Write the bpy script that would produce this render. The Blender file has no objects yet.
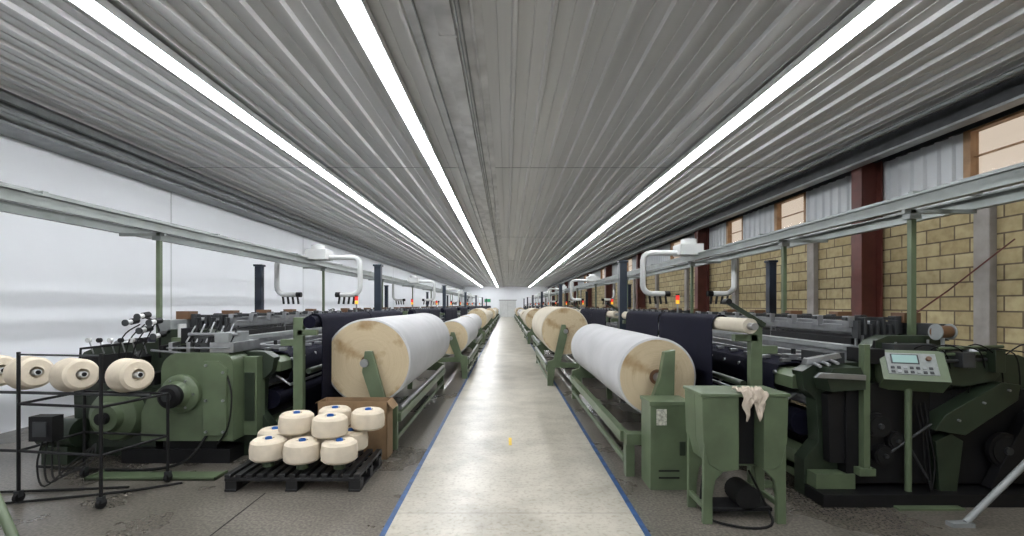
import bpy, math, random
from mathutils import Matrix, Vector
random.seed(4)
S = bpy.context.scene

# ------------------------------------------------------------ materials
def newmat(name):
    m = bpy.data.materials.new(name); m.use_nodes = True
    nt = m.node_tree; b = nt.nodes["Principled BSDF"]
    return m, nt, b

def mat(name, col, rough=0.5, metal=0.0, ns=6.0, var=0.25, bump=0.0, bs=60.0, spec=0.5):
    m, nt, b = newmat(name)
    N = nt.nodes; L = nt.links
    tc = N.new("ShaderNodeTexCoord")
    n = N.new("ShaderNodeTexNoise"); n.inputs["Scale"].default_value = ns; n.inputs["Detail"].default_value = 5
    L.new(tc.outputs["Object"], n.inputs["Vector"])
    r = N.new("ShaderNodeValToRGB")
    r.color_ramp.elements[0].position = 0.3; r.color_ramp.elements[1].position = 0.7
    lo = [c * (1 - var) for c in col]; hi = [min(1, c * (1 + var * 0.6)) for c in col]
    r.color_ramp.elements[0].color = (*lo, 1); r.color_ramp.elements[1].color = (*hi, 1)
    L.new(n.outputs["Fac"], r.inputs["Fac"]); L.new(r.outputs["Color"], b.inputs["Base Color"])
    b.inputs["Roughness"].default_value = rough; b.inputs["Metallic"].default_value = metal
    b.inputs["Specular IOR Level"].default_value = spec
    if bump > 0:
        n2 = N.new("ShaderNodeTexNoise"); n2.inputs["Scale"].default_value = bs; n2.inputs["Detail"].default_value = 4
        L.new(tc.outputs["Object"], n2.inputs["Vector"])
        bp = N.new("ShaderNodeBump"); bp.inputs["Strength"].default_value = bump; bp.inputs["Distance"].default_value = 0.01
        L.new(n2.outputs["Fac"], bp.inputs["Height"]); L.new(bp.outputs["Normal"], b.inputs["Normal"])
    return m

def emis(name, col, st):
    m, nt, b = newmat(name)
    b.inputs["Base Color"].default_value = (*col, 1)
    b.inputs["Emission Color"].default_value = (*col, 1)
    b.inputs["Emission Strength"].default_value = st
    return m

GREEN = mat("machine_green", (0.098, 0.132, 0.074), 0.40, 0, 5, 0.22, 0.05)
DGREEN = mat("machine_dark_green", (0.019, 0.030, 0.017), 0.42, 0, 5, 0.3)
BLACK = mat("black_metal", (0.006, 0.006, 0.007), 0.5, 0, 8, 0.3, 0, 60, 0.3)
RUBBER = mat("black_rubber", (0.008, 0.008, 0.008), 0.7, 0, 8, 0.2, 0, 60, 0.25)
NAVY = mat("navy_denim", (0.0065, 0.0068, 0.016), 0.85, 0, 20, 0.2, 0.3, 300, 0.12)
STEEL = mat("brushed_steel", (0.36, 0.37, 0.38), 0.38, 0.85, 8, 0.2)
GREY = mat("grey_paint", (0.24, 0.255, 0.255), 0.45, 0.1, 6, 0.2)
DGREY = mat("dark_grey_steel", (0.045, 0.048, 0.051), 0.45, 0.4, 6, 0.3)
RAILM = mat("overhead_rail_paint", (0.23, 0.25, 0.24), 0.45, 0.3, 3, 0.2)
WHITE = mat("white_enamel", (0.58, 0.59, 0.58), 0.4, 0, 4, 0.08)
BLUEP = mat("navy_post_paint", (0.008, 0.017, 0.033), 0.4, 0, 6, 0.2)
YARN = mat("cream_yarn", (0.66, 0.58, 0.46), 0.9, 0, 12, 0.1, 0.5, 180, 0.1)
BLUETIP = mat("blue_cone_tube", (0.02, 0.12, 0.45), 0.4)
CARD = mat("cardboard", (0.25, 0.16, 0.085), 0.85, 0, 7, 0.15)
PLAST = mat("black_plastic", (0.008, 0.008, 0.009), 0.45)
RED = mat("red_oxide_paint", (0.105, 0.028, 0.020), 0.55, 0, 4, 0.3)
CONC = mat("column_concrete", (0.27, 0.25, 0.23), 0.8, 0, 5, 0.2, 0.2)
WOOD = mat("window_timber", (0.34, 0.20, 0.10), 0.55, 0, 8, 0.25)
RAG = mat("cotton_rag", (0.5, 0.43, 0.35), 0.95, 0, 20, 0.15, 0.4, 90)
LABEL = mat("printed_label", (0.5, 0.5, 0.42), 0.5, 0, 60, 0.5)
KEYS = mat("keypad_grey", (0.20, 0.22, 0.21), 0.4, 0, 40, 0.15)
BROWN = mat("brown_bobbin", (0.13, 0.065, 0.03), 0.5)
TUBE = emis("fluorescent_tube", (0.95, 0.97, 1.0), 37.0)
SCREEN = emis("lcd_screen", (0.20, 0.32, 0.30), 0.12)
LRED = emis("lamp_red", (0.8, 0.03, 0.02), 0.8)
LYEL = emis("lamp_amber", (0.9, 0.45, 0.03), 0.8)
LGRN = mat("sign_green", (0.02, 0.3, 0.12), 0.5)

def ceiling_mat():
    m, nt, b = newmat("ceiling_sheet_metal"); N = nt.nodes; L = nt.links
    tc = N.new("ShaderNodeTexCoord"); mp = N.new("ShaderNodeMapping")
    mp.inputs["Scale"].default_value = (3.0, 0.12, 1)
    L.new(tc.outputs["Object"], mp.inputs["Vector"])
    n = N.new("ShaderNodeTexNoise"); n.inputs["Scale"].default_value = 1.5; n.inputs["Detail"].default_value = 6
    L.new(mp.outputs["Vector"], n.inputs["Vector"])
    r = N.new("ShaderNodeValToRGB")
    r.color_ramp.elements[0].position = 0.3; r.color_ramp.elements[1].position = 0.75
    r.color_ramp.elements[0].color = (0.54, 0.54, 0.54, 1); r.color_ramp.elements[1].color = (0.66, 0.66, 0.655, 1)
    L.new(n.outputs["Fac"], r.inputs["Fac"]); L.new(r.outputs["Color"], b.inputs["Base Color"])
    b.inputs["Roughness"].default_value = 0.45; b.inputs["Metallic"].default_value = 0.25
    return m
CEIL = ceiling_mat()
GALV = mat("galvanised_strip", (0.56, 0.56, 0.56), 0.42, 0.35, 2.5, 0.3)
PANELW = mat("white_wall_panel", (0.54, 0.56, 0.57), 0.5, 0, 1.5, 0.06)
WALLW = mat("white_wall_paint", (0.82, 0.84, 0.87), 0.7, 0, 0.8, 0.03, 0.05, 20)

def floor_mat():
    m, nt, b = newmat("worn_terrazzo_floor"); N = nt.nodes; L = nt.links
    tc = N.new("ShaderNodeTexCoord")
    n1 = N.new("ShaderNodeTexNoise"); n1.inputs["Scale"].default_value = 0.9; n1.inputs["Detail"].default_value = 8
    n2 = N.new("ShaderNodeTexNoise"); n2.inputs["Scale"].default_value = 48; n2.inputs["Detail"].default_value = 3
    for n in (n1, n2): L.new(tc.outputs["Object"], n.inputs["Vector"])
    r1 = N.new("ShaderNodeValToRGB"); r1.color_ramp.elements[0].position = 0.3; r1.color_ramp.elements[1].position = 0.72
    r1.color_ramp.elements[0].color = (0.07, 0.062, 0.052, 1); r1.color_ramp.elements[1].color = (0.175, 0.158, 0.134, 1)
    r2 = N.new("ShaderNodeValToRGB"); r2.color_ramp.elements[0].position = 0.36; r2.color_ramp.elements[1].position = 0.64
    r2.color_ramp.elements[0].color = (0.55, 0.55, 0.55, 1); r2.color_ramp.elements[1].color = (1.4, 1.4, 1.4, 1)
    L.new(n1.outputs["Fac"], r1.inputs["Fac"]); L.new(n2.outputs["Fac"], r2.inputs["Fac"])
    mx = N.new("ShaderNodeMix"); mx.data_type = 'RGBA'; mx.blend_type = 'MULTIPLY'; mx.inputs["Factor"].default_value = 1
    L.new(r1.outputs["Color"], mx.inputs["A"]); L.new(r2.outputs["Color"], mx.inputs["B"])
    L.new(mx.outputs["Result"], b.inputs["Base Color"])
    rr = N.new("ShaderNodeMapRange"); rr.inputs["To Min"].default_value = 0.16; rr.inputs["To Max"].default_value = 0.42
    L.new(n1.outputs["Fac"], rr.inputs["Value"]); L.new(rr.outputs["Result"], b.inputs["Roughness"])
    return m
FLOOR = floor_mat()

def lane_mat():
    m, nt, b = newmat("painted_aisle_concrete"); N = nt.nodes; L = nt.links
    tc = N.new("ShaderNodeTexCoord")
    n1 = N.new("ShaderNodeTexNoise"); n1.inputs["Scale"].default_value = 1.6; n1.inputs["Detail"].default_value = 9; n1.inputs["Roughness"].default_value = 0.65
    n2 = N.new("ShaderNodeTexNoise"); n2.inputs["Scale"].default_value = 30; n2.inputs["Detail"].default_value = 4
    for n in (n1, n2): L.new(tc.outputs["Object"], n.inputs["Vector"])
    r1 = N.new("ShaderNodeValToRGB"); r1.color_ramp.elements[0].position = 0.3; r1.color_ramp.elements[1].position = 0.6
    r1.color_ramp.elements[0].color = (0.28, 0.26, 0.215, 1); r1.color_ramp.elements[1].color = (0.47, 0.44, 0.375, 1)
    L.new(n1.outputs["Fac"], r1.inputs["Fac"])
    r2 = N.new("ShaderNodeValToRGB"); r2.color_ramp.elements[0].position = 0.3; r2.color_ramp.elements[1].position = 0.5
    r2.color_ramp.elements[0].color = (0.76, 0.74, 0.70, 1); r2.color_ramp.elements[1].color = (1, 1, 1, 1)
    L.new(n2.outputs["Fac"], r2.inputs["Fac"])
    mx = N.new("ShaderNodeMix"); mx.data_type = 'RGBA'; mx.blend_type = 'MULTIPLY'; mx.inputs["Factor"].default_value = 1
    L.new(r1.outputs["Color"], mx.inputs["A"]); L.new(r2.outputs["Color"], mx.inputs["B"])
    sp = N.new("ShaderNodeSeparateXYZ"); L.new(tc.outputs["Object"], sp.inputs["Vector"])
    dv = N.new("ShaderNodeMath"); dv.operation = 'DIVIDE'; dv.inputs[1].default_value = 1.8; L.new(sp.outputs["Y"], dv.inputs[0])
    fr = N.new("ShaderNodeMath"); fr.operation = 'FRACT'; L.new(dv.outputs[0], fr.inputs[0])
    lt = N.new("ShaderNodeMath"); lt.operation = 'LESS_THAN'; lt.inputs[1].default_value = 0.008; L.new(fr.outputs[0], lt.inputs[0])
    ml = N.new("ShaderNodeMath"); ml.operation = 'MULTIPLY'; ml.inputs[1].default_value = 0.35; L.new(lt.outputs[0], ml.inputs[0])
    m2 = N.new("ShaderNodeMix"); m2.data_type = 'RGBA'
    L.new(ml.outputs[0], m2.inputs["Factor"]); L.new(mx.outputs["Result"], m2.inputs["A"]); m2.inputs["B"].default_value = (0.12, 0.11, 0.1, 1)
    L.new(m2.outputs["Result"], b.inputs["Base Color"])
    b.inputs["Roughness"].default_value = 0.33; b.inputs["Specular IOR Level"].default_value = 0.42
    return m
LANE = lane_mat()
BLUEL = mat("blue_line_paint", (0.02, 0.07, 0.19), 0.5, 0, 9, 0.5)
YELL = mat("yellow_mark_paint", (0.75, 0.5, 0.02), 0.5)

def brick_mat():
    m, nt, b = newmat("yellow_block_masonry"); N = nt.nodes; L = nt.links
    tc = N.new("ShaderNodeTexCoord"); sp = N.new("ShaderNodeSeparateXYZ"); cb = N.new("ShaderNodeCombineXYZ")
    L.new(tc.outputs["Object"], sp.inputs["Vector"]); L.new(sp.outputs["Y"], cb.inputs["X"]); L.new(sp.outputs["Z"], cb.inputs["Y"])
    br = N.new("ShaderNodeTexBrick")
    br.inputs["Scale"].default_value = 1.0; br.inputs["Brick Width"].default_value = 0.42; br.inputs["Row Height"].default_value = 0.19
    br.inputs["Mortar Size"].default_value = 0.012; br.inputs["Mortar Smooth"].default_value = 0.3
    br.inputs["Color1"].default_value = (0.32, 0.255, 0.13, 1); br.inputs["Color2"].default_value = (0.44, 0.37, 0.21, 1)
    br.inputs["Mortar"].default_value = (0.12, 0.09, 0.055, 1)
    L.new(cb.outputs["Vector"], br.inputs["Vector"])
    nz = N.new("ShaderNodeTexNoise"); nz.inputs["Scale"].default_value = 9; nz.inputs["Detail"].default_value = 6; L.new(tc.outputs["Object"], nz.inputs["Vector"])
    rz = N.new("ShaderNodeValToRGB"); rz.color_ramp.elements[0].position = 0.3; rz.color_ramp.elements[1].position = 0.6
    rz.color_ramp.elements[0].color = (0.75, 0.72, 0.68, 1); rz.color_ramp.elements[1].color = (1, 1, 1, 1); L.new(nz.outputs["Fac"], rz.inputs["Fac"])
    mx = N.new("ShaderNodeMix"); mx.data_type = 'RGBA'; mx.blend_type = 'MULTIPLY'; mx.inputs["Factor"].default_value = 1
    L.new(br.outputs["Color"], mx.inputs["A"]); L.new(rz.outputs["Color"], mx.inputs["B"]); L.new(mx.outputs["Result"], b.inputs["Base Color"])
    bp = N.new("ShaderNodeBump"); bp.inputs["Strength"].default_value = 0.6; bp.inputs["Distance"].default_value = 0.01; bp.invert = True
    L.new(br.outputs["Fac"], bp.inputs["Height"]); L.new(bp.outputs["Normal"], b.inputs["Normal"])
    b.inputs["Roughness"].default_value = 0.85
    return m
BRICK = brick_mat()

def rollface_mat():
    m, nt, b = newmat("fabric_roll_end"); N = nt.nodes; L = nt.links
    tc = N.new("ShaderNodeTexCoord"); sp = N.new("ShaderNodeSeparateXYZ"); cb = N.new("ShaderNodeCombineXYZ")
    L.new(tc.outputs["Object"], sp.inputs["Vector"]); L.new(sp.outputs["X"], cb.inputs["X"]); L.new(sp.outputs["Z"], cb.inputs["Y"])
    ln = N.new("ShaderNodeVectorMath"); ln.operation = 'LENGTH'; L.new(cb.outputs[0], ln.inputs[0])
    ml = N.new("ShaderNodeMath"); ml.operation = 'MULTIPLY'; ml.inputs[1].default_value = 60; L.new(ln.outputs["Value"], ml.inputs[0])
    n = N.new("ShaderNodeTexNoise"); n.noise_dimensions = '1D'; n.inputs["Detail"].default_value = 4; L.new(ml.outputs[0], n.inputs["W"])
    r = N.new("ShaderNodeValToRGB"); r.color_ramp.elements[0].position = 0.25; r.color_ramp.elements[1].position = 0.6
    r.color_ramp.elements[0].color = (0.36, 0.27, 0.16, 1); r.color_ramp.elements[1].color = (0.64, 0.535, 0.36, 1)
    L.new(n.outputs["Fac"], r.inputs["Fac"])
    n2 = N.new("ShaderNodeTexNoise"); n2.inputs["Scale"].default_value = 3.5; n2.inputs["Detail"].default_value = 6; L.new(tc.outputs["Object"], n2.inputs["Vector"])
    r2 = N.new("ShaderNodeValToRGB"); r2.color_ramp.elements[0].position = 0.34; r2.color_ramp.elements[1].position = 0.47
    r2.color_ramp.elements[0].color = (0.62, 0.50, 0.37, 1); r2.color_ramp.elements[1].color = (1, 1, 1, 1)
    L.new(n2.outputs["Fac"], r2.inputs["Fac"])
    mx = N.new("ShaderNodeMix"); mx.data_type = 'RGBA'; mx.blend_type = 'MULTIPLY'; mx.inputs["Factor"].default_value = 1
    L.new(r.outputs["Color"], mx.inputs["A"]); L.new(r2.outputs["Color"], mx.inputs["B"])
    L.new(mx.outputs["Result"], b.inputs["Base Color"]); b.inputs["Roughness"].default_value = 0.9
    bp = N.new("ShaderNodeBump"); bp.inputs["Strength"].default_value = 0.5; bp.inputs["Distance"].default_value = 0.01
    L.new(n.outputs["Fac"], bp.inputs["Height"]); L.new(bp.outputs["Normal"], b.inputs["Normal"])
    return m
RFACE = rollface_mat()
RCLOTH = mat("greige_cloth", (0.47, 0.47, 0.475), 0.9, 0, 3, 0.08, 0.2, 120, 0.1)
RCREAM = mat("cream_cloth", (0.55, 0.50, 0.41), 0.9, 0, 3, 0.08, 0.2, 120, 0.1)

def glass_mat():
    m, nt, b = newmat("window_glass"); N = nt.nodes; L = nt.links
    t = N.new("ShaderNodeBsdfTransparent"); t.inputs["Color"].default_value = (0.93, 0.92, 0.90, 1)
    g = N.new("ShaderNodeBsdfGlossy"); g.inputs["Roughness"].default_value = 0.1
    mx = N.new("ShaderNodeMixShader"); mx.inputs[0].default_value = 0.08
    L.new(t.outputs[0], mx.inputs[1]); L.new(g.outputs[0], mx.inputs[2])
    L.new(mx.outputs[0], N["Material Output"].inputs["Surface"])
    return m
GLASS = glass_mat()

# ------------------------------------------------------------ mesh builder
class MB:
    def __init__(s, sx=1.0):
        s.v = []; s.f = []; s.mi = []; s.mats = []; s.sx = sx; s.M = Matrix.Identity(4)
    def mid(s, m):
        if m not in s.mats: s.mats.append(m)
        return s.mats.index(m)
    def add(s, vs, fs, m):
        o = len(s.v); k = s.mid(m)
        for p in vs:
            q = s.M @ Vector(p); s.v.append((q.x * s.sx, q.y, q.z))
        for f in fs:
            f = tuple(i + o for i in f)
            s.f.append(f[::-1] if s.sx < 0 else f); s.mi.append(k)
    def box(s, x0, x1, y0, y1, z0, z1, m):
        x0, x1 = min(x0, x1), max(x0, x1); y0, y1 = min(y0, y1), max(y0, y1); z0, z1 = min(z0, z1), max(z0, z1)
        s.add([(x0,y0,z0),(x1,y0,z0),(x1,y1,z0),(x0,y1,z0),(x0,y0,z1),(x1,y0,z1),(x1,y1,z1),(x0,y1,z1)],
              [(0,3,2,1),(4,5,6,7),(0,1,5,4),(1,2,6,5),(2,3,7,6),(3,0,4,7)], m)
    def lathe(s, o, d, prof, m, seg=24, caps=True, mcap=None):
        o = Vector(o); d = Vector(d).normalized()
        a = Vector((0,0,1)) if abs(d.z) < 0.9 else Vector((1,0,0))
        u = d.cross(a).normalized(); w = d.cross(u).normalized()
        vs = []
        for r, t in prof:
            for i in range(seg):
                an = 2*math.pi*i/seg
                vs.append(tuple(o + d*t + u*(r*math.cos(an)) + w*(r*math.sin(an))))
        fs = []
        for j in range(len(prof)-1):
            for i in range(seg):
                i2 = (i+1) % seg
                fs.append((j*seg+i, j*seg+i2, (j+1)*seg+i2, (j+1)*seg+i))
        s.add(vs, fs, m)
        if caps:
            n = len(prof)-1
            s.add(vs[:seg], [tuple(range(seg))[::-1]], mcap or m)
            s.add(vs[n*seg:], [tuple(range(seg))], mcap or m)
    def cyl(s, p0, p1, r, m, r2=None, seg=18, mcap=None):
        p0 = Vector(p0); p1 = Vector(p1); L = (p1-p0).length
        s.lathe(p0, p1-p0, [(r,0),(r if r2 is None else r2, L)], m, seg, True, mcap)
    def tube(s, pts, r, m, seg=10):
        pts = [Vector(p) for p in pts]; vs = []; u = None
        for i, p in enumerate(pts):
            d = (pts[min(i+1,len(pts)-1)] - pts[max(i-1,0)]).normalized()
            if u is None:
                a = Vector((0,0,1)) if abs(d.z) < 0.9 else Vector((1,0,0)); u = d.cross(a).normalized()
            else:
                u = (u - d*u.dot(d)).normalized()
            w = d.cross(u)
            for k in range(seg):
                an = 2*math.pi*k/seg; vs.append(tuple(p + u*(r*math.cos(an)) + w*(r*math.sin(an))))
        fs = []
        for j in range(len(pts)-1):
            for i in range(seg):
                i2 = (i+1) % seg; fs.append((j*seg+i, j*seg+i2, (j+1)*seg+i2, (j+1)*seg+i))
        fs.append(tuple(range(seg))[::-1]); fs.append(tuple(range((len(pts)-1)*seg, len(pts)*seg)))
        s.add(vs, fs, m)
    def hose(s, pts, r, m, seg=6, n=5):
        P = [Vector(p) for p in pts]; out = []
        for i in range(len(P)-1):
            p0 = P[max(i-1,0)]; p1 = P[i]; p2 = P[i+1]; p3 = P[min(i+2,len(P)-1)]
            for k in range(n):
                t = k/n
                out.append(0.5*((2*p1)+(p2-p0)*t+(2*p0-5*p1+4*p2-p3)*t*t+(3*p1-p0-3*p2+p3)*t**3))
        out.append(P[-1]); s.tube(out, r, m, seg)
    def prism(s, poly, ax, a0, a1, m):
        n = len(poly)
        def P(p, a):
            return {'x': (a, p[0], p[1]), 'y': (p[0], a, p[1]), 'z': (p[0], p[1], a)}[ax]
        vs = [P(p, a0) for p in poly] + [P(p, a1) for p in poly]
        fs = [tuple(range(n)), tuple(range(2*n-1, n-1, -1))]
        for i in range(n):
            j = (i+1) % n; fs.append((i, i+n, j+n, j))
        s.add(vs, fs, m)
    def sheet(s, pts, y0, y1, m, t=0.006):
        P = [Vector((p[0], 0, p[1])) for p in pts]; off = []
        for i, p in enumerate(P):
            d = (P[min(i+1,len(P)-1)] - P[max(i-1,0)]).normalized(); off.append(p + Vector((-d.z, 0, d.x))*t)
        poly = [(p.x, p.z) for p in P] + [(p.x, p.z) for p in reversed(off)]
        n = len(P); vs = [(a, y0, b) for a, b in poly] + [(a, y1, b) for a, b in poly]; N = 2*n
        fs = []
        for i in range(N):
            j = (i+1) % N; fs.append((i, i+N, j+N, j))
        for i in range(n-1):
            a, b2, c, d2 = i, i+1, N-2-i, N-1-i
            fs.append((a, b2, c, d2)); fs.append((d2+N, c+N, b2+N, a+N))
        s.add(vs, fs, m)
    def bolts(s, pts, y, r=0.014):
        for x, z in pts: s.cyl((x,y,z),(x,y-0.018,z),r,STEEL,seg=6)
    def build(s, name, loc=(0,0,0), bevel=0.0, smooth=True):
        me = bpy.data.meshes.new(name + "_mesh"); me.from_pydata(s.v, [], s.f)
        for m in s.mats: me.materials.append(m)
        me.polygons.foreach_set("material_index", s.mi); me.update()
        import bmesh
        bm = bmesh.new(); bm.from_mesh(me); bmesh.ops.recalc_face_normals(bm, faces=bm.faces); bm.to_mesh(me); bm.free()
        if smooth:
            me.polygons.foreach_set("use_smooth", [True]*len(me.polygons)); me.set_sharp_from_angle(angle=math.radians(38))
        ob = bpy.data.objects.new(name, me); ob.location = loc; S.collection.objects.link(ob)
        if bevel > 0:
            md = ob.modifiers.new("bevel", 'BEVEL'); md.width = bevel; md.segments = 2; md.limit_method = 'ANGLE'; md.angle_limit = math.radians(50)
        return ob
def dup(ob, name, loc):
    o = bpy.data.objects.new(name, ob.data); o.location = loc; S.collection.objects.link(o)
    return o
def arc(cx, cz, r, a0, a1, n=8):
    return [(cx + r*math.cos(math.radians(a0+(a1-a0)*i/n)), cz + r*math.sin(math.radians(a0+(a1-a0)*i/n))) for i in range(n+1)]

# ------------------------------------------------------------ room
Y0, Y1 = -4.0, 63.0
WL, WR, H = -6.3, 6.0, 4.1
b = MB(); b.box(WL-0.2, WR+0.2, Y0-0.2, Y1+0.2, -0.15, 0, FLOOR); b.build("floor")
b = MB(); b.box(-0.845, 0.956, Y0, Y1, 0, 0.003, LANE); b.build("floor_painted_aisle")
b = MB(); b.box(-0.885, -0.845, Y0, Y1, 0, 0.0045, BLUEL); b.build("floor_line")
b = MB(); b.box(0.956, 0.998, Y0, Y1, 0, 0.0045, BLUEL); b.build("floor_line")
b = MB(); b.box(0.02, 0.055, 5.35, 5.65, 0.003, 0.005, YELL); b.build("floor_yellow_mark")
b = MB(); b.box(WL-0.2, WL, Y0, Y1, 0, H, WALLW)
for y in [1.6, 8.8, 14.5, 20, 26, 32, 38]: b.box(WL, WL+0.006, y, y+0.025, 0, H-0.35, PANELW)
b.build("wall_left")
b = MB(); b.box(WL-0.2, WR+0.2, Y1, Y1+0.2, 0, H, WALLW); b.build("wall_back")
b = MB(); b.box(WL-0.2, WR+0.2, Y0-0.2, Y0, 0, H, WALLW); b.build("wall_front")
wins = [(3.2, 6.15), (9.4, 10.5), (11.9, 12.8), (16.0, 17.2), (22.4, 23.6), (28.8, 30.0), (35.2, 36.4)]
ZB, ZS, ZT = 2.83, 3.12, 3.88
b = MB(); b.box(WR, WR+0.2, Y0, Y1, 0, ZB, BRICK)
b.box(WR-0.02, WR+0.2, Y0, Y1, ZB, ZB+0.06, CONC)
def ribbed(b, y0, y1, z0, z1):
    n = max(1, round((y1-y0)/0.22)); p = (y1-y0)/n
    for i in range(n):
        a = y0+i*p
        b.prism([(WR, a), (WR, a+p*0.6), (WR-0.035, a+p*0.7), (WR-0.035, a+p*0.9), (WR, a+p), (WR+0.05, a+p), (WR+0.05, a)], 'z', z0, z1, PANELW)
ribbed(b, Y0, Y1, ZB+0.06, ZS)
prev = Y0
for a, c in wins:
    ribbed(b, prev, a, ZS, ZT); prev = c
ribbed(b, prev, Y1, ZS, ZT)
b.box(WR, WR+0.1, Y0, Y1, ZT, H, PANELW)
b.build("wall_right")
for i, (a, c) in enumerate(wins):
    b = MB(); w = 0.06
    b.box(WR-0.03, WR+0.08, a, a+w, ZS, ZT, WOOD); b.box(WR-0.03, WR+0.08, c-w*1.6, c, ZS, ZT, WOOD)
    b.box(WR-0.05, WR+0.08, a, c, ZS, ZS+0.06, WOOD); b.box(WR-0.03, WR+0.08, a, c, ZT-0.05, ZT, WOOD)
    k = max(1, int((c-a)/0.9))
    for j in range(1, k): b.box(WR, WR+0.06, a+(c-a)*j/k-0.02, a+(c-a)*j/k+0.02, ZS, ZT, WOOD)
    b.box(WR+0.02, WR+0.05, a, c, ZS+0.38, ZS+0.40, WOOD)
    b.box(WR+0.04, WR+0.05, a+w, c-w, ZS+0.05, ZT-0.05, GLASS)
    b.build("window_%d" % (i+1))
for k in range(9):
    y = 7.45 + 6.4*k
    b = MB(); b.box(5.62, 5.65, y, y+0.22, 0, 3.88, RED); b.box(5.93, 5.96, y, y+0.22, 0, 3.88, RED); b.box(5.65, 5.93, y+0.10, y+0.12, 0, 3.88, RED)
    b.box(5.55, 5.99, y-0.05, y+0.27, 0, 0.03, RED)
    b.build("steel_column")
for k in range(14):
    y = 5.75 + 3.2*k
    if k % 2 == 1: y += 0.1
    b = MB(); b.box(5.9, 6.0, y, y+0.2, 0, ZB, CONC); b.build("trim_pilaster", bevel=0.01)
b = MB()
def ceil_range(x0, x1):
    pts = []; n = round((x1-x0)/0.33); p = (x1-x0)/n
    for i in range(n):
        a = x0+i*p
        pts += [(a, H), (a+p*0.36, H), (a+p*0.375, H-0.010), (a+p*0.395, H-0.010), (a+p*0.41, H), (a+p*0.78, H), (a+p*0.83, H-0.043), (a+p*0.93, H-0.043), (a+p*0.98, H)]
    pts.append((x1, H))
    vs = [(x, Y0, z) for x, z in pts] + [(x, Y1, z) for x, z in pts]; m = len(pts)
    b.add(vs, [(i, i+1, i+1+m, i+m) for i in range(m-1)], CEIL)
ceil_range(WL-0.05, -0.85); ceil_range(-0.22, WR+0.05)
b.box(-0.86, -0.21, Y0, Y1, H-0.02, H+0.02, GALV)
b.box(WL-0.2, WR+0.2, Y0, Y1, H+0.03, H+0.13, DGREY)
b.build("ceiling", smooth=False)
b = MB()
b.box(-0.60, -0.46, Y0, Y1, H-0.09, H-0.02, GALV)
b.box(-0.40, -0.39, Y0, Y1, H-0.06, H-0.02, GREY); b.box(-0.77, -0.76, Y0, Y1, H-0.06, H-0.02, GREY)
b.tube([(-0.30, Y0, H-0.045), (-0.30, Y1, H-0.045)], 0.016, GALV)
b.tube([(-0.42, Y0, H-0.10), (-0.42, Y1, H-0.10)], 0.008, GREY)
for i in range(30):
    b.box(-0.61, -0.45, i*2.1, i*2.1+0.03, H-0.095, H-0.02, GALV)
b.build("trim_ceiling_conduit")
for y in (8.4, 17.0, 26, 35, 44, 53):
    b = MB(); b.box(WL, -0.86, y, y+0.02, H-0.0455, H-0.040, GREY); b.box(-0.21, WR, y, y+0.02, H-0.0455, H-0.040, GREY); b.build("trim_ceiling_seam")
b = MB()
b.box(WL, WL+0.10, Y0, Y1, H-0.36, H-0.06, DGREY); b.box(WL, WL+0.42, Y0, Y1, H-0.38, H-0.34, GREY)
b.box(WL+0.36, WL+0.42, Y0, Y1, H-0.33, H-0.12, GREY); b.box(WL+0.5, WL+0.56, Y0, Y1, H-0.16, H-0.07, GREY)
b.tube([(WL+0.62, Y0, H-0.3), (WL+0.62, Y1, H-0.3)], 0.025, GREY)
b.build("trim_beam_left")
b = MB()
b.box(WR-0.55, WR-0.51, Y0, Y1, H-0.30, H-0.06, DGREY); b.box(WR-0.62, WR-0.44, Y0, Y1, H-0.33, H-0.30, GREY); b.box(WR-0.05, WR, Y0, Y1, H-0.24, H-0.06, DGREY)
b.box(WR-0.44, WR, Y0, Y1, H-0.10, H-0.06, BLACK)
b.tube([(WR-0.85, Y0, H-0.13), (WR-0.85, Y1, H-0.13)], 0.03, GREY)
b.build("trim_beam_right")
b = MB(); b.box(-1.0, 1.2, Y1-0.05, Y1-0.01, 0, 2.2, WHITE); b.box(0.09, 0.11, Y1-0.07, Y1-0.05, 0, 2.2, GREY); b.box(-1.1, 1.3, Y1-0.06, Y1-0.01, 2.2, 2.3, GREY); b.build("door_1")
b = MB(); b.box(-3.0, -2.2, Y1-0.06, Y1-0.03, 2.0, 2.4, LGRN); b.box(-3.05,-2.15,Y1-0.04,Y1-0.01,1.95,2.45,WHITE); b.build("exit_sign")

# batten luminaires : white tray, diffuser with shallow visible sides
for X in (-3.32, -1.235, 2.98):
    b = MB()
    b.box(X-0.098, X+0.098, Y0+0.1, Y1-0.1, H-0.11, H-0.047, WHITE)
    b.box(X-0.098, X-0.092, Y0+0.1, Y1-0.1, H-0.124, H-0.11, WHITE); b.box(X+0.092, X+0.098, Y0+0.1, Y1-0.1, H-0.124, H-0.11, WHITE)  # side lips added to hold some tube light off the ceiling
    y = Y0+0.15
    while y < Y1-2.5:
        b.prism([(X-0.074, H-0.112), (X-0.071, H-0.136), (X-0.045, H-0.149), (X+0.045, H-0.149), (X+0.071, H-0.136), (X+0.074, H-0.112)], 'y', y, y+2.42, TUBE)
        b.box(X-0.075, X+0.075, y+2.42, y+2.45, H-0.150, H-0.11, WHITE)
        y += 2.45
    b.build("fluorescent_light_row", smooth=False)

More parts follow.
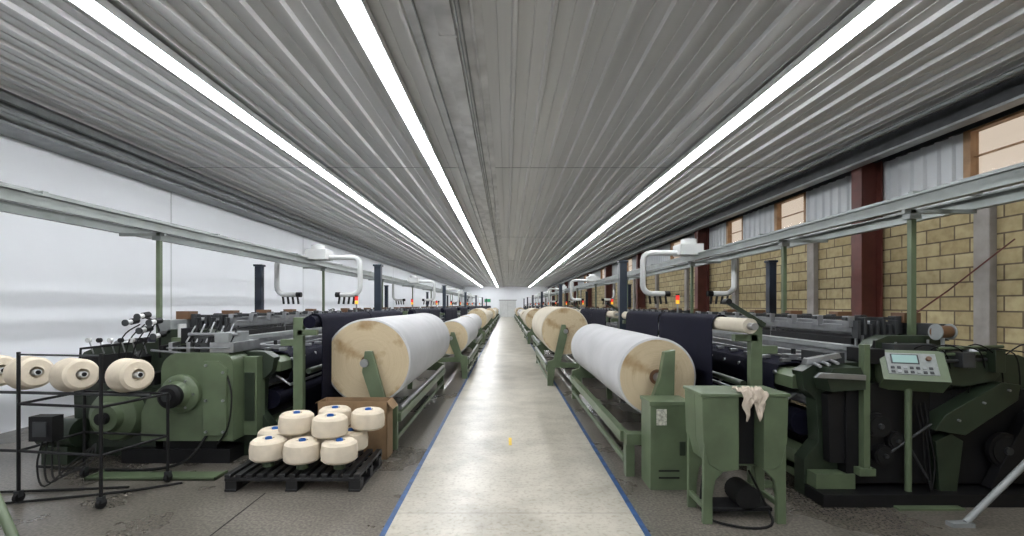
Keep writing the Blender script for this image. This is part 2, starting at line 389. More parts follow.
# ------------------------------------------------------------ overhead rails
def rails(name, sx, xa, xb, posts):
    b = MB(sx); z = 2.55
    for x in (xa, xb):
        b.box(x-0.03, x+0.03, 1.0, Y1-1, z-0.015, z+0.0, RAILM); b.box(x-0.006, x+0.006, 1.0, Y1-1, z-0.10, z-0.015, RAILM); b.box(x-0.035, x+0.035, 1.0, Y1-1, z-0.115, z-0.10, RAILM)
    y = 1.6
    while y < Y1-1: b.box(xa, xb, y, y+0.05, z, z+0.035, RAILM); y += 2.45
    b.box(xa+0.2, xa+0.26, 1.0, Y1-1, z+0.035, z+0.075, GREY)
    for y in posts:
        x = xa+0.05
        b.box(x-0.022, x+0.022, y, y+0.045, 1.15, z-0.115, GREEN)
        b.box(x-0.08, xb, y, y+0.035, z-0.15, z-0.115, RAILM)
        b.box(x-0.05, x+0.05, y-0.02, y+0.065, z-0.2, z-0.15, RAILM)
    b.build(name, bevel=0.0)
rails("overhead_rail", -1, 4.0, 4.5, [5.45+4.9*i for i in range(11)])
rails("overhead_rail", 1, 3.5, 4.1, [4.1+4.9*i for i in range(12)]+[6.0])

# ------------------------------------------------------------ looms
def loom(side):
    sx = -1 if side == 'L' else 1
    b = MB(sx); L = 4.0
    frame = [(2.5,0),(2.5,0.3),(2.62,0.45),(2.6,0.8),(2.5,0.9),(2.48,1.04),(2.58,1.1),(2.95,1.12),(3.1,1.3),(3.2,1.34),(3.6,1.34),(3.75,1.2),(4.3,1.18),(4.5,1.1),(4.62,0.95),(4.6,0.3),(4.72,0.08),(4.72,0),(4.1,0),(4.05,0.2),(3.9,0.26),(3.2,0.26),(3.06,0.18),(3.0,0)]
    for y in (0.0, L-0.14): b.prism(frame, 'y', y, y+0.14, DGREEN)
    b.prism([(2.46,0.88),(2.46,0.98),(2.52,1.03),(2.66,1.03),(2.66,0.88)], 'y', 0.1, L-0.1, GREEN)
    b.box(2.52, 2.68, 0.14, L-0.14, 0.16, 0.34, GREEN); b.box(4.2, 4.4, 0.14, L-0.14, 0.2, 0.36, DGREEN)
    b.box(2.9, 3.8, 0.14, L-0.14, 0.14, 0.2, BLACK)
    b.sheet([(3.05,1.08),(2.6,1.075),(2.49,1.05),(2.44,0.98),(2.44,0.86),(2.55,0.62)], 0.35, L-0.35, NAVY)
    b.cyl((2.62,0.2,0.56),(2.62,L-0.2,0.56),0.11,NAVY); b.cyl((2.66,0.15,0.78),(2.66,L-0.15,0.78),0.06,STEEL)
    b.sheet([(2.52,0.58),(2.45,0.30),(2.30,0.22),(2.26,0.24)], 0.5, L-0.4, NAVY)
    b.tube([(2.40,0.2,0.72),(2.40,L-0.2,0.72)],0.016,STEEL)
    for y in (0.2, 1.4, 2.6, L-0.2): b.tube([(2.40,y,0.72),(2.55,y,0.82)],0.012,STEEL)
    for i in range(11):
        y = 0.35+i*0.33
        b.box(2.52,2.60,y,y+0.05,1.08,1.11,STEEL); b.cyl((2.46,y,0.99),(2.44,y,0.99),0.018,STEEL,seg=8)
    b.box(2.70,2.74,0.3,L-0.3,1.09,1.115,STEEL); b.box(2.86,2.92,0.25,L-0.25,1.10,1.15,STEEL)
    for y in (0.42, L-0.55): b.box(2.62,2.98,y,y+0.12,1.09,1.14,STEEL); b.cyl((2.7,y+0.06,1.14),(2.7,y+0.06,1.19),0.02,BLACK,seg=10)
    b.box(3.0,3.05,0.2,L-0.2,1.0,1.22,STEEL); b.box(2.97,3.08,0.2,L-0.2,1.20,1.245,GREY)
    for i in range(7):
        x = 3.12+0.055*i; dz = 0.035*math.sin(i*2.1)
        b.box(x,x+0.018,0.25,L-0.25,1.35+dz,1.42+dz,STEEL); b.box(x,x+0.018,0.25,L-0.25,0.62+dz,0.69+dz,STEEL)
        for y in (0.25, L-0.27, 1.6): b.box(x,x+0.018,y,y+0.02,0.69+dz,1.35+dz,STEEL)
        b.box(x-0.004,x+0.022,0.22,0.30,1.30+dz,1.46+dz,DGREY)
    b.box(3.12,3.50,0.31,L-0.31,0.72,1.30,BLACK)
    b.box(3.58,3.72,0.0,L,1.30,1.44,GREY if side=='L' else DGREY)
    for i in range(9):
        y = 0.3+i*0.42
        b.box(3.06,3.58,y,y+0.05,1.46,1.49,DGREY); b.box(3.08,3.13,y-0.02,y+0.07,1.40,1.50,STEEL); b.box(3.5,3.56,y-0.02,y+0.07,1.34,1.50,DGREY)
        if i % 2 == 0: b.box(3.55,3.70,y-0.05,y+0.1,1.44,1.53,BROWN)
    b.sheet([(4.30,0.9),(4.34,1.15),(4.25,1.22),(3.5,1.08)], 0.35, L-0.35, NAVY); b.cyl((4.26,0.15,1.16),(4.26,L-0.15,1.16),0.055,STEEL)
    b.cyl((4.1,0.3,0.62),(4.1,L-0.3,0.62),0.30,NAVY,seg=32)
    for y in (0.22, L-0.28): b.cyl((4.1,y,0.62),(4.1,y+0.05,0.62),0.42,STEEL,seg=36)
    b.cyl((3.3,0.14,0.42),(3.3,L-0.14,0.42),0.05,DGREY); b.cyl((3.6,0.6,0.42),(3.6,1.1,0.42),0.14,DGREEN)
    b.box(2.9,3.7,L,L+0.3,0.15,1.15,GREEN); b.cyl((3.2,L+0.3,0.7),(3.2,L+0.36,0.7),0.22,BLACK)
    b.cyl((2.85,L-0.1,1.1),(2.85,L-0.1,1.62),0.014,GREY,seg=10)
    b.cyl((2.85,L-0.1,1.62),(2.85,L-0.1,1.68),0.03,LYEL); b.cyl((2.85,L-0.1,1.685),(2.85,L-0.1,1.76),0.03,LRED); b.cyl((2.85,L-0.1,1.76),(2.85,L-0.1,1.78),0.032,BLACK)
    if side == 'L':
        g = [(2.74,0.24),(2.74,0.98)]+arc(2.86,1.00,0.12,180,90,5)+arc(3.28,0.94,0.18,90,0,6)+[(3.46,0.78),(3.60,0.66),(3.66,0.52),(3.66,0.24)]
        b.prism(g, 'y', -0.30, 0.0, GREEN)
        b.prism([(2.79,0.30),(2.79,0.96),(2.87,1.04),(3.02,1.04),(3.02,0.30)], 'y', -0.33, -0.30, GREEN)
        b.bolts([(2.82,0.34),(2.99,0.34),(2.82,0.93),(2.99,1.0),(2.82,0.65),(2.99,0.65)], -0.33)
        b.box(2.60,2.74,-0.12,0.05,0.25,1.06,GREEN); b.box(2.62,2.72,-0.135,-0.12,0.4,0.9,DGREEN)
        b.box(2.76,3.0,-0.26,0.25,1.12,1.22,STEEL); b.box(2.80,2.94,-0.28,0.1,1.22,1.32,GREY); b.box(3.04,3.18,-0.22,0.2,1.12,1.28,DGREY)
        for i in range(10): b.cyl((2.80+i*0.05,-0.24,1.22),(2.80+i*0.05,-0.10,1.38+0.02*(i%3)),0.009,STEEL if i%2 else BLACK,seg=6)
        b.cyl((2.74,-0.2,1.30),(3.25,-0.2,1.30),0.018,STEEL,seg=10)
        b.cyl((2.78,-0.30,1.17),(3.4,-0.30,1.17),0.010,STEEL,seg=8); b.cyl((3.1,-0.28,1.10),(3.62,-0.22,1.14),0.012,STEEL,seg=8)
        for i in range(5): b.box(3.12+i*0.09,3.16+i*0.09,-0.24,-0.12,1.12,1.19+0.03*(i%2),STEEL if i%2 else BLACK)
        b.box(3.2,3.5,-0.1,0.2,1.14,1.26,GREEN); b.box(3.26,3.36,-0.16,-0.02,1.20,1.36,BLACK); b.cyl((3.42,-0.05,1.26),(3.42,-0.05,1.4),0.04,WHITE,seg=14)
        b.lathe((3.24,-0.30,0.72),(0,-1,0),[(0.19,0),(0.19,0.05),(0.17,0.07),(0.13,0.08),(0.12,0.12),(0.10,0.14)],GREEN,32)
        b.lathe((3.24,-0.44,0.72),(0,-1,0),[(0.105,0),(0.115,0.02),(0.115,0.06),(0.085,0.08)],BLACK,28)
        b.lathe((3.24,-0.48,0.72),(0,-1,0),[(0.04,0),(0.04,0.07)],DGREY,16)
        b.bolts([(3.24+0.15*math.cos(a*1.047),0.72+0.15*math.sin(a*1.047)) for a in range(6)], -0.365, 0.012)
        b.lathe((3.98,0.0,0.48),(0,-1,0),[(0.27,0),(0.27,0.20),(0.24,0.26),(0.15,0.30),(0.13,0.36)],GREEN,36)
        b.lathe((3.98,-0.36,0.48),(0,-1,0),[(0.06,0),(0.06,0.05)],BLACK,16)
        b.prism([(3.62,0.14),(3.62,0.56),(3.72,0.70),(3.92,0.74),(4.0,0.5),(4.3,0.38),(4.3,0.14)], 'y', -0.16, 0.0, DGREEN)
        b.prism([(3.80,0.80),(3.78,1.06),(3.86,1.12),(4.4,1.06),(4.46,0.92),(4.3,0.80)], 'y', -0.18, 0.0, BLACK)
        b.cyl((4.35,-0.2,0.30),(4.70,-0.2,0.30),0.14,DGREEN,seg=24); b.box(4.4,4.66,-0.3,-0.1,0.0,0.18,DGREEN)
        b.box(3.5,3.62,-0.34,-0.1,0.80,0.92,BLACK); b.cyl((3.56,-0.34,0.86),(3.56,-0.37,0.86),0.035,STEEL,seg=12)
        b.box(2.8,3.9,-0.25,0.0,0.0,0.14,BLACK); b.box(2.95,3.5,-0.22,0.0,0.14,0.24,BLACK)
        b.hose([(3.62,-0.1,1.05),(3.62,-0.14,1.40),(3.80,-0.2,1.50)],0.012,BLACK)
        for i,(x,z) in enumerate([(3.60,1.44),(3.72,1.50),(3.70,1.36),(3.56,1.30),(3.84,1.44)]):
            b.cyl((x,-0.12,z),(x,-0.20,z-0.01),0.032,BLACK,seg=14); b.cyl((x,-0.20,z-0.01),(x,-0.27,z-0.02),0.024,WHITE,seg=14); b.cyl((x,-0.27,z-0.02),(x,-0.28,z-0.02),0.034,DGREY,seg=14)
        for i in range(4): b.hose([(3.66+0.05*i,-0.12,1.40),(3.7+0.07*i,-0.22,1.18+0.03*i),(3.8+0.06*i,-0.2,0.95)],0.007,RUBBER,5)
        b.tube([(3.75,-0.1,1.22),(4.3,-0.26,1.16),(4.3,-0.28,0.75)],0.014,BLACK)
        for i in range(6): b.tube([(3.70+i*0.11,-0.17,1.10),(3.72+i*0.11,-0.20,1.24)],0.007,STEEL,6); b.cyl((3.72+i*0.11,-0.22,1.24),(3.72+i*0.11,-0.19,1.24),0.024,WHITE if i%2 else BLACK,seg=12)
        b.hose([(3.0,-0.30,0.3),(3.1,-0.45,0.1),(3.4,-0.48,0.02),(3.9,-0.48,0.02),(4.6,-0.4,0.02)],0.014,RUBBER)
        b.hose([(2.8,-0.3,0.9),(2.72,-0.36,0.7),(2.76,-0.35,0.4),(2.9,-0.3,0.2)],0.009,RUBBER)
    else:
        b.box(2.78,3.46,-0.10,0.0,0.14,0.96,BLACK); b.box(3.5,4.5,-0.06,0.0,0.12,0.90,BLACK)
        b.box(2.88,2.93,-0.16,-0.10,0.28,1.28,GREEN); b.box(2.84,2.97,-0.17,-0.09,0.22,0.28,GREEN)
        b.prism([(2.60,0.90),(2.57,1.00),(2.62,1.09),(2.84,1.10),(2.88,1.0),(2.88,0.92)], 'y', -0.18, 0.0, DGREEN)
        b.prism([(2.66,0.3),(2.64,0.86),(2.72,0.90),(2.84,0.90),(2.84,0.3)], 'y', -0.08, 0.0, BLACK)
        for i,x in enumerate((2.50,2.57,2.64)): b.cyl((x,-0.20,1.11+0.012*i),(x+0.16,0.25,1.12+0.012*i),0.013,STEEL,seg=10)
        b.prism([(2.48,1.10),(2.50,1.15),(2.76,1.20),(2.78,1.16)], 'y', -0.05, 0.02, STEEL); b.prism([(2.46,1.02),(2.5,1.06),(2.86,1.04),(2.86,1.0)], 'y', -0.21, -0.18, STEEL)
        b.box(2.66,2.84,0.0,0.3,1.11,1.2,DGREY); b.box(2.94,3.08,-0.12,0.12,1.12,1.24,BLACK)
        for x,z,r in ((3.02,0.62,0.10),(3.16,0.50,0.07),(3.06,0.38,0.08),(4.05,0.42,0.14),(4.34,0.56,0.11)):
            b.cyl((x,-0.10,z),(x,-0.14,z),r,BLACK,seg=28); b.cyl((x,-0.14,z),(x,-0.15,z),r*0.8,RUBBER,seg=28); b.cyl((x,-0.15,z),(x,-0.17,z),r*0.22,DGREY,seg=12)
        b.prism([(3.42,0.60),(3.50,0.72),(3.95,0.98),(4.10,0.96),(4.08,0.84),(3.66,0.56)], 'y', -0.20, -0.06, DGREEN)
        b.prism([(3.50,0.96),(3.46,1.10),(3.56,1.17),(3.86,1.16),(4.0,1.04),(3.95,0.98),(3.7,0.94)], 'y', -0.14, 0.0, DGREEN)
        b.prism([(3.50,0.02),(3.46,0.5),(3.58,0.56),(3.68,0.5),(3.62,0.02)], 'y', -0.16, -0.06, DGREEN)
        b.prism([(3.9,0.12),(4.2,0.7),(4.5,0.9),(4.56,0.8),(4.3,0.62),(4.04,0.12)], 'y', -0.16, -0.08, BLACK)
        for i,z in enumerate((1.20,1.25,1.15)): b.cyl((3.46,-0.16-0.02*i,z),(4.06,-0.10,z+0.01),0.014,GREEN if i<2 else DGREY,seg=10)
        b.box(3.62,3.72,-0.22,-0.06,1.10,1.22,DGREY); b.box(3.9,3.98,-0.2,-0.06,1.06,1.24,DGREEN)
        b.bolts([(3.6,0.68),(3.8,0.82),(4.0,0.92)], -0.20, 0.010)
        b.tube([(3.10,-0.14,0.40),(3.42,-0.16,0.64)],0.010,DGREY); b.tube([(3.28,-0.14,0.9),(3.22,-0.16,0.5),(3.4,-0.15,0.2)],0.010,DGREY)
        b.box(2.5,4.5,-0.24,0.0,0.0,0.10,BLACK); b.box(2.52,2.84,-0.12,0.3,0.10,0.22,GREEN)
        b.cyl((3.50,-0.12,1.38),(3.64,-0.08,1.38),0.05,BROWN,seg=20); b.cyl((3.49,-0.12,1.38),(3.50,-0.12,1.38),0.066,GREY,seg=20); b.cyl((3.64,-0.08,1.38),(3.65,-0.08,1.38),0.066,GREY,seg=20)
        b.tube([(3.57,-0.1,1.17),(3.57,-0.1,1.34)],0.014,GREY)
        rr = random.Random(5)
        for i in range(7):
            x = 3.3+i*0.14
            b.hose([(x,-0.04,1.18),(x+0.05,-0.14-0.04*rr.random(),1.23+0.06*rr.random()),(x+0.22,-0.17,1.18+0.05*rr.random()),(x+0.32,-0.12,1.02),(x+0.34,-0.1,0.86)],0.006,RUBBER,5,4)
        for i in range(7):
            x = 2.98+0.09*i
            b.cyl((x,-0.02,1.14),(x,-0.02,1.24+0.08*rr.random()),0.010,STEEL if i%3==0 else BLACK,seg=6)
        b.box(3.15,3.5,-0.12,0.1,1.2,1.28,DGREY)
        for i in range(3): b.hose([(3.34+0.04*i,-0.10,0.80),(3.36+0.03*i,-0.15,0.55),(3.38+0.04*i,-0.15,0.3),(3.42,-0.16,0.10)],0.007,RUBBER,5,4)
        # control terminal on post
        b.cyl((3.235,-0.16,0.018),(3.235,-0.16,0.99),0.024,GREEN,seg=14)
        b.box(3.05,3.56,-0.30,-0.04,0.0,0.018,GREEN); b.cyl((3.235,-0.16,0.018),(3.235,-0.16,0.05),0.05,GREEN)
        b.M = Matrix.Translation((3.22,-0.20,1.11)) @ Matrix.Rotation(math.radians(-24),4,'Z') @ Matrix.Rotation(math.radians(-34),4,'X')
        b.prism([(-0.20,-0.14),(-0.20,0.11),(-0.17,0.13),(0.19,0.13),(0.22,0.11),(0.22,-0.14)],'y',-0.03,0.16,GREEN)
        b.box(-0.16,0.16,-0.036,-0.03,-0.09,0.10,KEYS); b.box(-0.12,0.04,-0.042,-0.036,0.01,0.08,SCREEN); b.box(-0.13,0.05,-0.040,-0.036,0.002,0.088,DGREY)
        for i in range(7):
            for j in range(2): b.box(-0.14+i*0.040,-0.115+i*0.040,-0.042,-0.036,-0.08+j*0.036,-0.058+j*0.036, (DGREY,GREY,DGREY)[(i+2*j)%3])
        b.cyl((0.11,-0.036,0.05),(0.11,-0.055,0.05),0.018,BROWN,seg=14)
        b.M = Matrix.Identity(4)
        b.box(3.2,3.27,-0.2,-0.1,0.95,1.05,GREEN)
    return b.build("weaving_loom", bevel=0.004)
LYL, LYR = 5.0, 3.95
lL = loom('L'); lL.location = (0, LYL, 0)
lR = loom('R'); lR.location = (0, LYR, 0)
for k in range(1, 11):
    dup(lL, "weaving_loom", (0, LYL+4.9*k+0.3, 0)); dup(lR, "weaving_loom", (0, LYR+4.9*k, 0))

# ------------------------------------------------------------ take-up stands
def stand(sx):
    b = MB(sx)
    for y in (0.0, 3.95):
        b.box(2.14,2.24,y,y+0.07,0.0,1.47,GREEN); b.box(2.0,2.36,y-0.02,y+0.09,0.0,0.03,GREEN); b.box(2.16,2.38,y+0.01,y+0.06,1.17,1.24,GREEN); b.box(2.00,2.2,y+0.0,y+0.07,1.28,1.34,GREEN)
    if sx > 0:
        b.cyl((2.07,-0.12,1.42),(2.07,4.1,1.42),0.066,RCREAM,seg=20); b.cyl((2.07,-0.2,1.42),(2.07,-0.12,1.42),0.03,STEEL)
        cuts = ((0.42,2.0),(2.05,3.7))
        b.prism([(1.90,1.62),(1.92,1.65),(2.26,1.44),(2.24,1.40)], 'y', -0.03, 0.0, DGREEN); b.cyl((1.92,-0.06,1.63),(1.92,0.03,1.63),0.025,BLACK)
    else:
        b.cyl((2.07,0.0,1.42),(2.07,4.1,1.42),0.066,NAVY,seg=20); cuts = ((0.12,1.9),(1.95,3.7))
    b.cyl((2.05,0.07,0.30),(2.05,3.95,0.30),0.05,STEEL)
    pts = [(1.99,0.28),(1.985,1.40)]+arc(2.07,1.42,0.08,170,40,8)+[(2.2,1.38)]
    for a,c in cuts: b.sheet(pts, a, c, NAVY, 0.008)
    b.cyl((2.1,0.05,0.9),(2.1,4.0,0.9),0.03,DGREEN)
    return b.build("cloth_take_up_stand", bevel=0.004)
sL = stand(-1); sL.location = (0,4.92,0); sR = stand(1); sR.location = (0,4.12,0)
for k in range(1, 11):
    dup(sL,"cloth_take_up_stand",(0,5.2+4.9*k,0)); dup(sR,"cloth_take_up_stand",(0,4.12+4.9*k,0))

# ------------------------------------------------------------ fabric rolls
def roll(X, y0, y1, Z, r, cm):
    b = MB(); L = y1-y0
    b.lathe((0,0,0),(0,1,0),[(r-0.02,0),(r,0.012),(r+0.004,L*0.3),(r,L*0.6),(r+0.004,L-0.012),(r-0.02,L)],cm,72,False)
    seg = 72
    for y in (0, L):
        rr = [0.001,0.1,0.2,0.3,r-0.02]; off = [0,0.004,-0.004,0.004,0]
        vs = []; fs = []
        for q, o in zip(rr, off):
            for i in range(seg):
                a = 2*math.pi*i/seg; vs.append((q*math.cos(a), y+(o if y == 0 else -o), q*math.sin(a)))
        for j in range(4):
            for i in range(seg): fs.append((j*seg+i, j*seg+(i+1)%seg, (j+1)*seg+(i+1)%seg, (j+1)*seg+i))
        b.add(vs, fs, RFACE)
    b.cyl((0,-0.15,0),(0,L+0.15,0),0.045,STEEL,seg=20)
    b.cyl((0,-0.012,0),(0,0.01,0),0.075,BROWN,seg=24)
    return b.build("fabric_roll", loc=(X, y0, Z))
def rstand(X, y0, y1, Z, r, sx, cab):
    b = MB(sx); X = abs(X); xi = X-0.36
    for y in (y0-0.12, y1+0.05):
        if cab and y < y0: continue
        b.prism([(X+0.0,Z+0.13),(X-0.08,Z+0.13),(X-0.24,0.52),(X-0.36,0.48),(X-0.36,0.0),(X-0.25,0.0),(X-0.21,0.36),(X+0.22,0.36),(X+0.24,0.0),(X+0.33,0.0),(X+0.30,0.44),(X-0.10,0.47),(X+0.03,Z-0.10)], 'y', y, y+0.06, GREEN)
    b.box(xi-0.03,xi+0.04,y0-0.12 if cab else y0-0.06,y1+0.08,0.30,0.40,GREEN); b.box(xi-0.0,xi+0.03,y0-0.1,y1+0.08,0.10,0.15,GREEN)
    b.box(X+0.24,X+0.30,y0-0.06,y1+0.08,0.30,0.40,GREEN)
    if not cab: b.cyl((xi+0.0,y0,0.44),(xi+0.0,y1,0.44),0.028,STEEL)
    if cab:
        b.box(X-0.23,X+0.11,y0-0.54,y0-0.26,0.0,0.76,GREEN); b.box(X-0.24,X+0.12,y0-0.55,y0-0.25,0.73,0.765,GREEN)
        b.box(X-0.36,X+0.1,y0-0.24,y0-0.12,0.30,0.40,GREEN); b.box(X-0.36,X-0.28,y0-0.22,y0-0.12,0.0,0.3,GREEN)
        b.prism([(X+0.0,1.16),(X+0.10,1.18),(X+0.08,0.40),(X-0.16,0.40),(X-0.12,0.70),(X-0.04,0.92)], 'y', y0-0.22, y0-0.14, GREEN)
        b.box(X-0.18,X-0.09,y0-0.545,y0-0.54,0.56,0.70,LABEL); b.box(X+0.02,X+0.07,y0-0.55,y0-0.54,0.30,0.42,DGREEN)
        for z in (0.1,0.16): b.box(X-0.16,X+0.02,y0-0.545,y0-0.54,z,z+0.015,BLACK)
    return b.build("fabric_roll_stand", bevel=0.005)
R = random.Random(7)
roll(-1.57,5.3,8.9,0.96,0.485,RCLOTH); rstand(-1.57,5.3,8.9,0.96,0.485,-1,False)
roll(1.47,4.6,7.95,0.895,0.385,RCLOTH); rstand(1.47,4.6,7.95,0.895,0.385,1,True)
specsL = [(-1.22,10.3,0.38,0.88,RCLOTH),(-1.36,15.2,0.36,0.9,RCLOTH),(-1.3,20.1,0.45,1.0,RCREAM)]
specsR = [(1.16,9.4,0.48,1.08,RCREAM),(1.36,14.4,0.38,0.9,RCLOTH),(1.2,19.3,0.46,1.0,RCREAM)]
for k in range(4, 11):
    specsL.append((-1.3, 5.4+4.9*k, R.uniform(0.3,0.46), 0.92, R.choice([RCREAM,RCLOTH])))
    specsR.append((1.25, 4.6+4.9*k, R.uniform(0.3,0.46), 0.92, R.choice([RCREAM,RCLOTH])))
for X,y,r,Z,cm in specsL: roll(X,y,y+3.4,Z,r,cm); rstand(X,y,y+3.4,Z,r,-1,False)
for X,y,r,Z,cm in specsR: roll(X,y,y+3.4,Z,r,cm); rstand(X,y,y+3.4,Z,r,1,False)

# ------------------------------------------------------------ navy service posts and travelling blowers
def blower(sx, xin, xout, y, k):
    b = MB(sx)
    for x in (xin, xout):
        b.box(x-0.065,x+0.065,y-0.06,y+0.06,0.0,2.38,BLUEP); b.box(x-0.12,x+0.12,y-0.12,y+0.12,0,0.02,BLUEP); b.box(x-0.085,x+0.085,y-0.08,y+0.08,2.36,2.40,BLUEP)
    b.build("service_post", bevel=0.006)
    b = MB(sx); yb = y+0.3; xm = xin+1.3; zt = 2.52
    b.box(xm-0.22,xm+0.2,yb-0.2,yb+0.2,zt+0.0,zt+0.2,WHITE); b.cyl((xm,yb,zt+0.2),(xm,yb,zt+0.3),0.14,WHITE)
    for d in (-1, 1):
        x1 = xm+d*0.85
        p = [(xm,yb,zt+0.05),(x1-d*0.14,yb,zt+0.05)]
        p += [(x1-d*0.14+d*0.14*math.sin(a),yb,zt-0.09+0.14*math.cos(a)) for a in (0.5,1.0,1.57)]
        p += [(x1,yb,zt-0.55)]
        p += [(x1-d*0.16+d*0.16*math.cos(a),yb,zt-0.55-0.16*math.sin(a)) for a in (0.4,0.8,1.2,1.57)]
        p += [(x1-d*0.45,yb,zt-0.71)]
        b.tube(p,0.05,WHITE,14)
        b.cyl((x1-d*0.40,yb,zt-0.71),(x1-d*0.50,yb,zt-0.71),0.052,BLACK)
        for i in range(4): b.tube([(x1-d*(0.12+0.1*i),yb,zt-0.75),(x1-d*(0.14+0.1*i),yb,zt-0.9)],0.022,BLACK,8)
    b.box(xm-0.05,xm+0.5*1,yb-0.03,yb+0.03,zt+0.03,zt+0.09,GREY)
    b.build("travelling_blower", bevel=0.0)
for k in range(6):
    blower(-1, 2.55, 4.9, 9.3+9.8*k, k); blower(1, 2.08, 4.75, 8.45+9.8*k, k)

# ------------------------------------------------------------ pallet with yarn packages, cardboard box
b = MB()
for x in [i*0.092-2.42 for i in range(13)]: b.box(x,x+0.055,4.02,4.74,0.12,0.15,PLAST)
for y in (4.02,4.2,4.37,4.54,4.70): b.box(-2.42,-1.26,y,y+0.04,0.09,0.12,PLAST)
for x in (-2.42,-1.9,-1.36):
    for y in (4.03,4.33,4.62): b.box(x,x+0.1,y,y+0.1,0,0.09,PLAST)
    b.box(x,x+0.1,4.02,4.74,0.0,0.02,PLAST)
b.build("plastic_pallet", bevel=0.004)
b = MB()
def package(b, o, d, r=0.156, h=0.18):
    b.lathe(o, d, [(r-0.02,0),(r,0.02),(r+0.004,h*0.5),(r-0.006,h-0.025),(r-0.03,h-0.004),(0.05,h),(0.04,h-0.02)], YARN, 36)
    o = Vector(o); d = Vector(d).normalized()
    b.lathe(o, d, [(0.034,-0.01),(0.030,h+0.010),(0.024,h+0.010),(0.024,h-0.04)], BLUETIP, 20, True)
lay = [(-1.82,4.18,0),(-1.49,4.18,0),(-2.15,4.24,0),(-2.26,4.58,0),(-1.92,4.55,0),(-1.50,4.52,0),(-1.62,4.30,1),(-1.98,4.42,1),(-1.70,4.64,1),(-1.35,4.56,1)]
for x,y,l in lay: package(b,(x,y,0.22+0.19*l),(0.02*l,0,1))
for x,y,l in lay:
    if l == 0: b.cyl((x,y,0.151),(x,y,0.22),0.05,GREEN)
b.build("yarn_cone_stack")
b = MB()
x0,x1,y0,y1,z1 = -1.96,-1.24,4.86,5.10,0.60
b.box(x0,x1,y0,y0+0.006,0,z1,CARD); b.box(x0,x1,y1-0.006,y1,0,z1,CARD); b.box(x0,x0+0.006,y0,y1,0,z1,CARD); b.box(x1-0.006,x1,y0,y1,0,z1,CARD); b.box(x0,x1,y0,y1,0,0.006,CARD)
b.M = Matrix.Translation((x1,0,z1)) @ Matrix.Rotation(math.radians(55),4,'Y')
b.box(0,0.10,y0,y1,-0.005,0,CARD); b.M = Matrix.Translation((x0,0,z1)) @ Matrix.Rotation(math.radians(-30),4,'Y')
b.box(-0.03,0,y0,y1,-0.005,0,CARD); b.M = Matrix.Identity(4)
b.build("cardboard_box")

# ------------------------------------------------------------ yarn creel on castors
b = MB()
P = {'a':(-3.18,3.68),'b':(-3.06,4.24),'c':(-3.95,3.80),'d':(-3.92,4.36)}
tops = {'a':1.22,'b':0.80,'c':1.22,'d':1.0}
for k,(x,y) in P.items():
    b.tube([(x,y,0.09),(x,y,tops[k])],0.013,BLACK)
    b.cyl((x-0.015,y,0.045),(x+0.015,y,0.045),0.04,BLACK); b.box(x-0.022,x+0.022,y-0.02,y+0.02,0.05,0.10,DGREY)
for z in (0.42,0.80):
    for p,q in (('a','b'),('a','c'),('c','d'),('b','d')): b.tube([(*P[p],z),(*P[q],z)],0.011,BLACK)
b.tube([(*P['a'],1.2),(*P['c'],1.2)],0.008,DGREY); b.tube([(-3.95,3.8,0.42),(-4.9,3.9,0.42)],0.012,BLACK)
b.tube([(-3.0,3.95,0.84),(-4.9,4.15,0.84)],0.013,DGREY)
for x,y,z in ((-3.22,4.02,1.00),(-3.72,4.05,1.00),(-4.16,4.10,1.01),(-4.50,4.14,1.02),(-4.86,4.2,1.02)):
    d = Vector((0.90,-0.42,0.08)).normalized(); c = Vector((x,y,z)); o = c - d*0.10
    b.lathe(o, d, [(0.125,0),(0.148,0.02),(0.132,0.20),(0.11,0.22),(0.05,0.222),(0.045,0.16)], YARN, 40)
    b.cyl(o-d*0.07, o+d*0.245, 0.026, WHITE, seg=18); b.cyl(o+d*0.245, o+d*0.248, 0.018, BLACK, seg=18)
    b.tube([tuple(o-d*0.06),(x-0.16,y+0.08,0.85)],0.011,STEEL)
b.box(-3.85,-3.66,3.78,3.88,0.50,0.70,BLACK); b.box(-3.81,-3.70,3.77,3.78,0.54,0.66,DGREY)
for i in range(4): b.hose([(-3.8+i*0.04,3.85,0.5),(-3.8+i*0.06,3.8,0.3),(-3.72+i*0.05,3.78,0.14+0.03*i),(-3.6+0.05*i,3.9,0.30),(-3.5,4.0,0.42)],0.007,RUBBER,6)
b.build("yarn_creel_stand")

b = MB(); b.box(-3.85,-2.66,4.28,4.48,0.0,0.012,GREEN)
for q in ((-3.85,-2.66,4.28,4.292),(-3.85,-3.838,4.28,4.48),(-2.672,-2.66,4.28,4.48)): b.box(*q,0.0,0.03,GREEN)
b.build("drip_tray")
b = MB(); b.hose([(-3.3,4.10,0.012),(-4.2,4.0,0.012),(-5.4,3.9,0.012)],0.010,RUBBER); b.hose([(-5.9,3.4,0.012),(-4.6,3.62,0.012),(-3.4,3.95,0.012),(-2.9,4.2,0.012)],0.010,RUBBER,8); b.build("floor_cable")
b = MB(); b.box(-2.06,-2.05,1.5,4.0,0,0.002,BLACK); b.build("floor_joint")

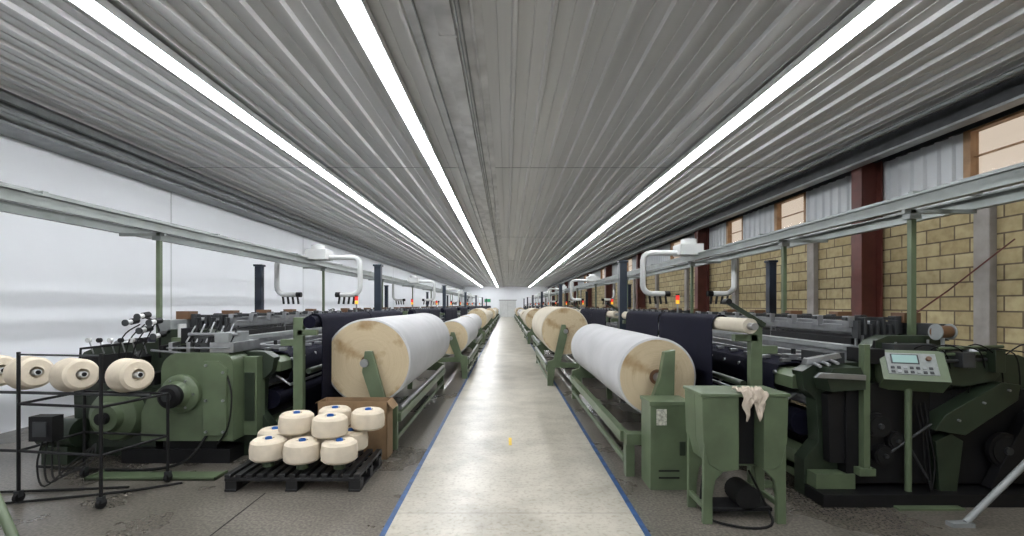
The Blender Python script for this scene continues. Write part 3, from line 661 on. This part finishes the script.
# ------------------------------------------------------------ green bin cabinet on legs
b = MB()
x0,x1,y0,y1 = 1.42,2.05,3.42,3.76
b.prism([(x0,0.93),(x1,0.93),(x1-0.01,0.60),(x1-0.05,0.44),(x1-0.14,0.38),(x0+0.14,0.38),(x0+0.05,0.44),(x0+0.01,0.60)], 'y', y0+0.14, y1, GREEN)
b.prism([(x0,0.93),(x0+0.27,0.93),(x0+0.27,0.40),(x0+0.14,0.38),(x0+0.05,0.44),(x0+0.01,0.60)], 'y', y0, y0+0.14, GREEN)
b.prism([(x1-0.18,0.93),(x1,0.93),(x1-0.01,0.60),(x1-0.05,0.44),(x1-0.10,0.40),(x1-0.18,0.40)], 'y', y0, y0+0.14, GREEN)
b.box(x0-0.01,x1+0.01,y0-0.01,y1+0.01,0.93,0.955,GREEN)
b.box(x0+0.275,x1-0.185,y0+0.125,y0+0.139,0.40,0.92,BLACK)  # black sheet set in the slot paints the shade inside the opening
for x,s in ((x0+0.015,1),(x1-0.015,-1)):
    for y in (y0+0.005, y1-0.05):
        b.prism([(x,0.60),(x+s*0.16,0.40),(x+s*0.085,0.32),(x+s*0.065,0.20),(x+s*0.065,0.0),(x-s*0.003,0.0),(x,0.3)], 'y', y, y+0.04, GREEN)
    b.box(min(x,x+s*0.03),max(x,x+s*0.03),y0+0.045,y1-0.05,0.10,0.14,GREEN)
b.cyl((1.80,3.5,0.16),(1.80,3.7,0.16),0.09,RUBBER); b.box(1.52,1.98,3.5,3.7,0.06,0.09,BLACK)
b.hose([(1.5,3.6,0.3),(1.46,3.5,0.05),(1.65,3.36,0.015),(1.90,3.38,0.015),(1.95,3.55,0.1),(1.9,3.7,0.3)],0.010,RUBBER)
b.build("waste_bin_cabinet", bevel=0.006)
b = MB(); nx, ny = 22, 18; vs = []
for j in range(ny+1):
    for i in range(nx+1):
        u = i/nx; t = j/ny; x = 1.69+0.19*u + 0.01*math.sin(j*0.9)
        fold = 0.010*math.sin(u*19+0.6*j)+0.006*math.sin(u*33)
        if t < 0.4: y = 3.53-0.135*(t/0.4)+fold*0.3; z = 0.962+abs(fold)*1.5+0.008*math.sin(j*1.7+i)**2
        else:
            q = (t-0.4)/0.6; y = 3.392-0.01*math.sin(q*2)+fold*0.9; z = 0.960-q*(0.13+0.07*math.sin(u*9+1)); x = 1.79+(x-1.79)*(1-0.3*q)
        vs.append((x,y,z))
b.add(vs, [(j*(nx+1)+i, j*(nx+1)+i+1, (j+1)*(nx+1)+i+1, (j+1)*(nx+1)+i) for j in range(ny) for i in range(nx)], RAG)
o = b.build("cleaning_rag"); md = o.modifiers.new("thick",'SOLIDIFY'); md.thickness = 0.005; md.offset = 1

b = MB(); b.tube([(3.32,3.40,0.03),(3.95,3.42,0.62),(4.5,3.45,1.15)],0.022,GREY); b.box(3.2,3.36,3.37,3.43,0.0,0.03,GREY)
b.tube([(4.5,3.45,1.2),(4.5,3.45,0.0)],0.024,GREY); b.build("support_strut")
b = MB(); b.tube([(-3.05,2.95,0.03),(-3.35,3.05,0.42),(-3.9,3.2,1.0)],0.028,GREEN); b.box(-3.12,-2.98,2.91,2.99,0,0.03,GREEN); b.tube([(-3.9,3.2,1.0),(-3.9,3.2,0.0)],0.024,GREEN); b.build("support_strut")
b = MB(); b.tube([(5.4,5.0,2.3),(4.6,4.9,1.75),(3.9,4.6,1.45)],0.008,RED); b.build("supply_hose")

# ------------------------------------------------------------ world, camera, view
w = bpy.data.worlds.new("world"); S.world = w; w.use_nodes = True
w.node_tree.nodes["Background"].inputs["Color"].default_value = (1.0, 0.86, 0.73, 1); w.node_tree.nodes["Background"].inputs["Strength"].default_value = 0.85
cam = bpy.data.cameras.new("camera"); co = bpy.data.objects.new("camera", cam); S.collection.objects.link(co)
co.location = (0,0,1.6); co.rotation_euler = (math.radians(90),0,0)
cam.sensor_width = 36; cam.lens = 16.52; cam.shift_x = 5/1024; cam.shift_y = 37/1024; cam.clip_start = 0.05; cam.clip_end = 200
S.camera = co
S.view_settings.view_transform = 'Standard'; S.view_settings.look = 'None'; S.view_settings.exposure = 0
